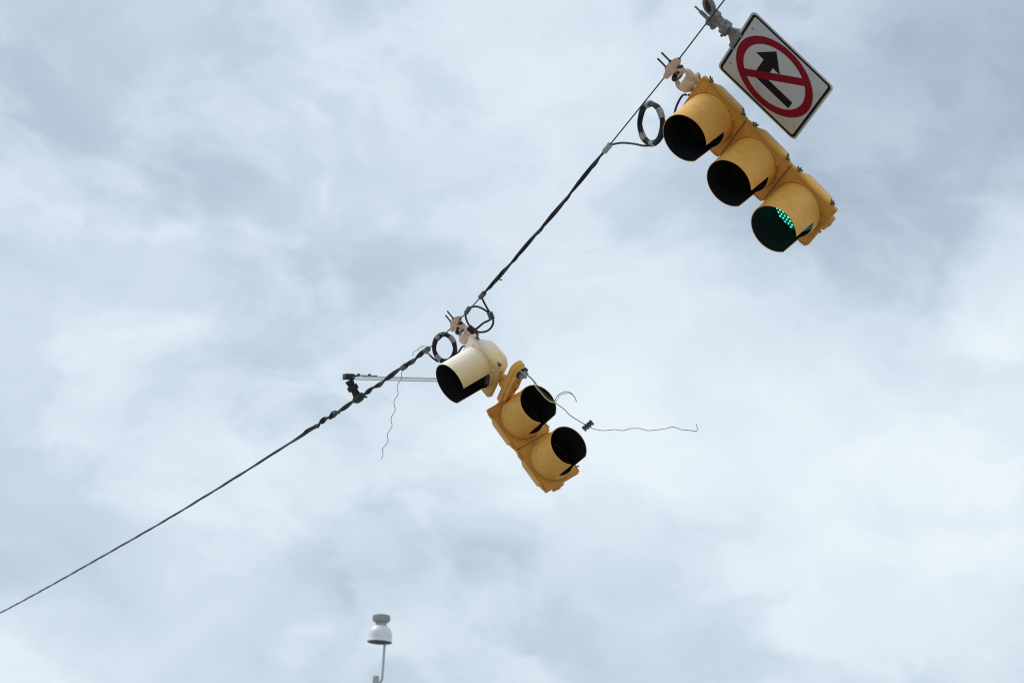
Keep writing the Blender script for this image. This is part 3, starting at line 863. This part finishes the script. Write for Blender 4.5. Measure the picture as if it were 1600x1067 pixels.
# ------------------------------------------------------------------ second sign, blown level and seen edge-on
ds = (on_wire(560, 623) - EYE).dot(-_bk)
wx2 = Vector((.38, .06, .92)).normalized(); hy2 = -Vector((.925, -.030, -.38)); hy2 = (hy2 - wx2 * hy2.dot(wx2)).normalized(); n2 = wx2.cross(hy2)
H2, W2 = .86, .60
top2 = Vector(((547 - 800) / FPX, -(590.6 - 533.5) / FPX, -1)) * (ds + .0)
FE = frame(tuple(zip(wx2, hy2, n2)), top2)
e2 = thing('blown_sign', 'plain metal sign lying level, seen edge-on left of the broken signal', 'road sign', FE)
b_ = MB(); b_.prism(rrect(W2, H2, .03, 5, 0, -H2 / 2), -.003, 0); b_.build('panel', 'alu', e2)
for o_, zz in ((.20, .006), (-.20, .006)):
    b_ = MB(); b_.box((o_, -H2 / 2, zz - .0035), (.03, H2 * .9, .004)); b_.build('stiffener', 'alu', e2)
b_ = MB(); b_.box((0, .012, -.010), (.09, .075, .046), bev=.006); b_.box((0, -.10, -.016), (.05, .24, .018), bev=.003)
for y in (-.07, -.16): b_.cyl((0, y, -.020), (0, y, -.036), .012, n=8)
b_.build('edge_clasp', 'dark_iron_and_shade', e2)  # bracket, arm and clamp coloured dark to give their backlit shade
pw = FE.inverted() @ on_wire(560, 622); pt = Vector((0, .01, -.02)) if pw.z < 0 else Vector((0, .01, .02))
mid = pt.lerp(pw, .42)
b_ = MB(); b_.cyl(pt, mid, .034, .024, 10); b_.cyl(mid, pw, .026, .034, 10); b_.lathe([(.044, -.02), (.044, .02)], (pw - pt), mid, 8)
b_.cyl(pt + Vector((0, -.03, 0)), mid + Vector((0, -.012, 0)), .011, n=8)
ar = b_.build('swivel_arm', 'dark_iron_and_shade', e2)
ti = FE.to_3x3().inverted() @ (on_wire(545, 632) - on_wire(575, 612)).normalized()
b_ = MB(); b_.lathe([(.012, -.115), (.026, -.09), (.034, -.04), (.036, .03), (.024, .08), (.012, .11)], ti, pw, 14)
for k in (-.05, .05): b_.cyl(pw + ti * k, pw + ti * k + Vector((0, -.055, 0)), .008, n=8)
b_.build('wire_clamp', 'dark_iron_and_shade', e2)

# ------------------------------------------------------------------ bell lamp on its pole, far behind
LD = 36.0
lb = at(593.2, 1003, LD); px_m = FPX / LD
lamp = thing('bell_lamp', 'white bell-shaped lamp with grey cap on a thin pipe at the bottom edge', 'street lamp', Matrix.Translation((lb.x, lb.y, 0)))
z0 = lb.z; m_ = 1 / px_m
prof = [(19.6, 0), (19.9, 1.2), (19.3, 2.4), (19.1, 9), (18.3, 14.5), (16.4, 19.5), (13.2, 23.6), (10.2, 26.0)]
b_ = MB(); b_.lathe([(19.0 * m_, z0 + .004)] + [(r_ * m_, z0 + h_ * m_) for r_, h_ in prof] + [(.02, z0 + 27 * m_)], n=40)
b_.build('bell', 'lamp_white', lamp)
b_ = MB(); b_.lathe([(18.8 * m_, z0 - .004), (12 * m_, z0 + .0), (6 * m_, z0 - .025), (.01, z0 - .03)], n=40); b_.build('underside', 'lamp_under', lamp)
b_ = MB(); b_.lathe([(9.6 * m_, z0 + 25 * m_), (8.6 * m_, z0 + 28 * m_), (8.8 * m_, z0 + 31 * m_), (12.6 * m_, z0 + 32.5 * m_), (13.2 * m_, z0 + 34 * m_), (13.6 * m_, z0 + 41.5 * m_), (12.8 * m_, z0 + 42.6 * m_), (.01, z0 + 43.5 * m_)], n=32)
cp = b_.build('cap', 'lamp_grey', lamp)
b_ = MB()
for k in range(20):
    a = 2 * PI * k / 20
    b_.box((13.4 * m_ * math.cos(a), 13.4 * m_ * math.sin(a), z0 + 37.5 * m_), (.010, .016, .07), Matrix.Rotation(a, 3, 'Z'))
b_.build('cap_fins', 'lamp_grey', cp)
rx = 8 * m_
pole_x = rx - 9 * m_
pipe = smooth([(rx, 0, z0 - .02), (rx, 0, z0 - .3), (rx, 0, z0 - .60), (rx - .012, 0, z0 - .68), (rx - .06, 0, z0 - .78), (pole_x, 0, z0 - .88)], 8)
b_ = MB(); b_.tube(pipe, .022, 10); b_.build('pipe_arm', 'pole', lamp)
b_ = MB(); b_.lathe([(.095, .0), (.075, 2.0), (.055, z0 - .64), (.058, z0 - .63), (.052, z0 - .61), (.01, z0 - .60)], org=(pole_x - .01, 0, 0), n=24)
b_.lathe([(.19, 0), (.19, .03), (.13, .05), (.12, .12), (.09, .14)], org=(pole_x - .01, 0, .001), n=20)
b_.build('pole', 'pole', lamp)
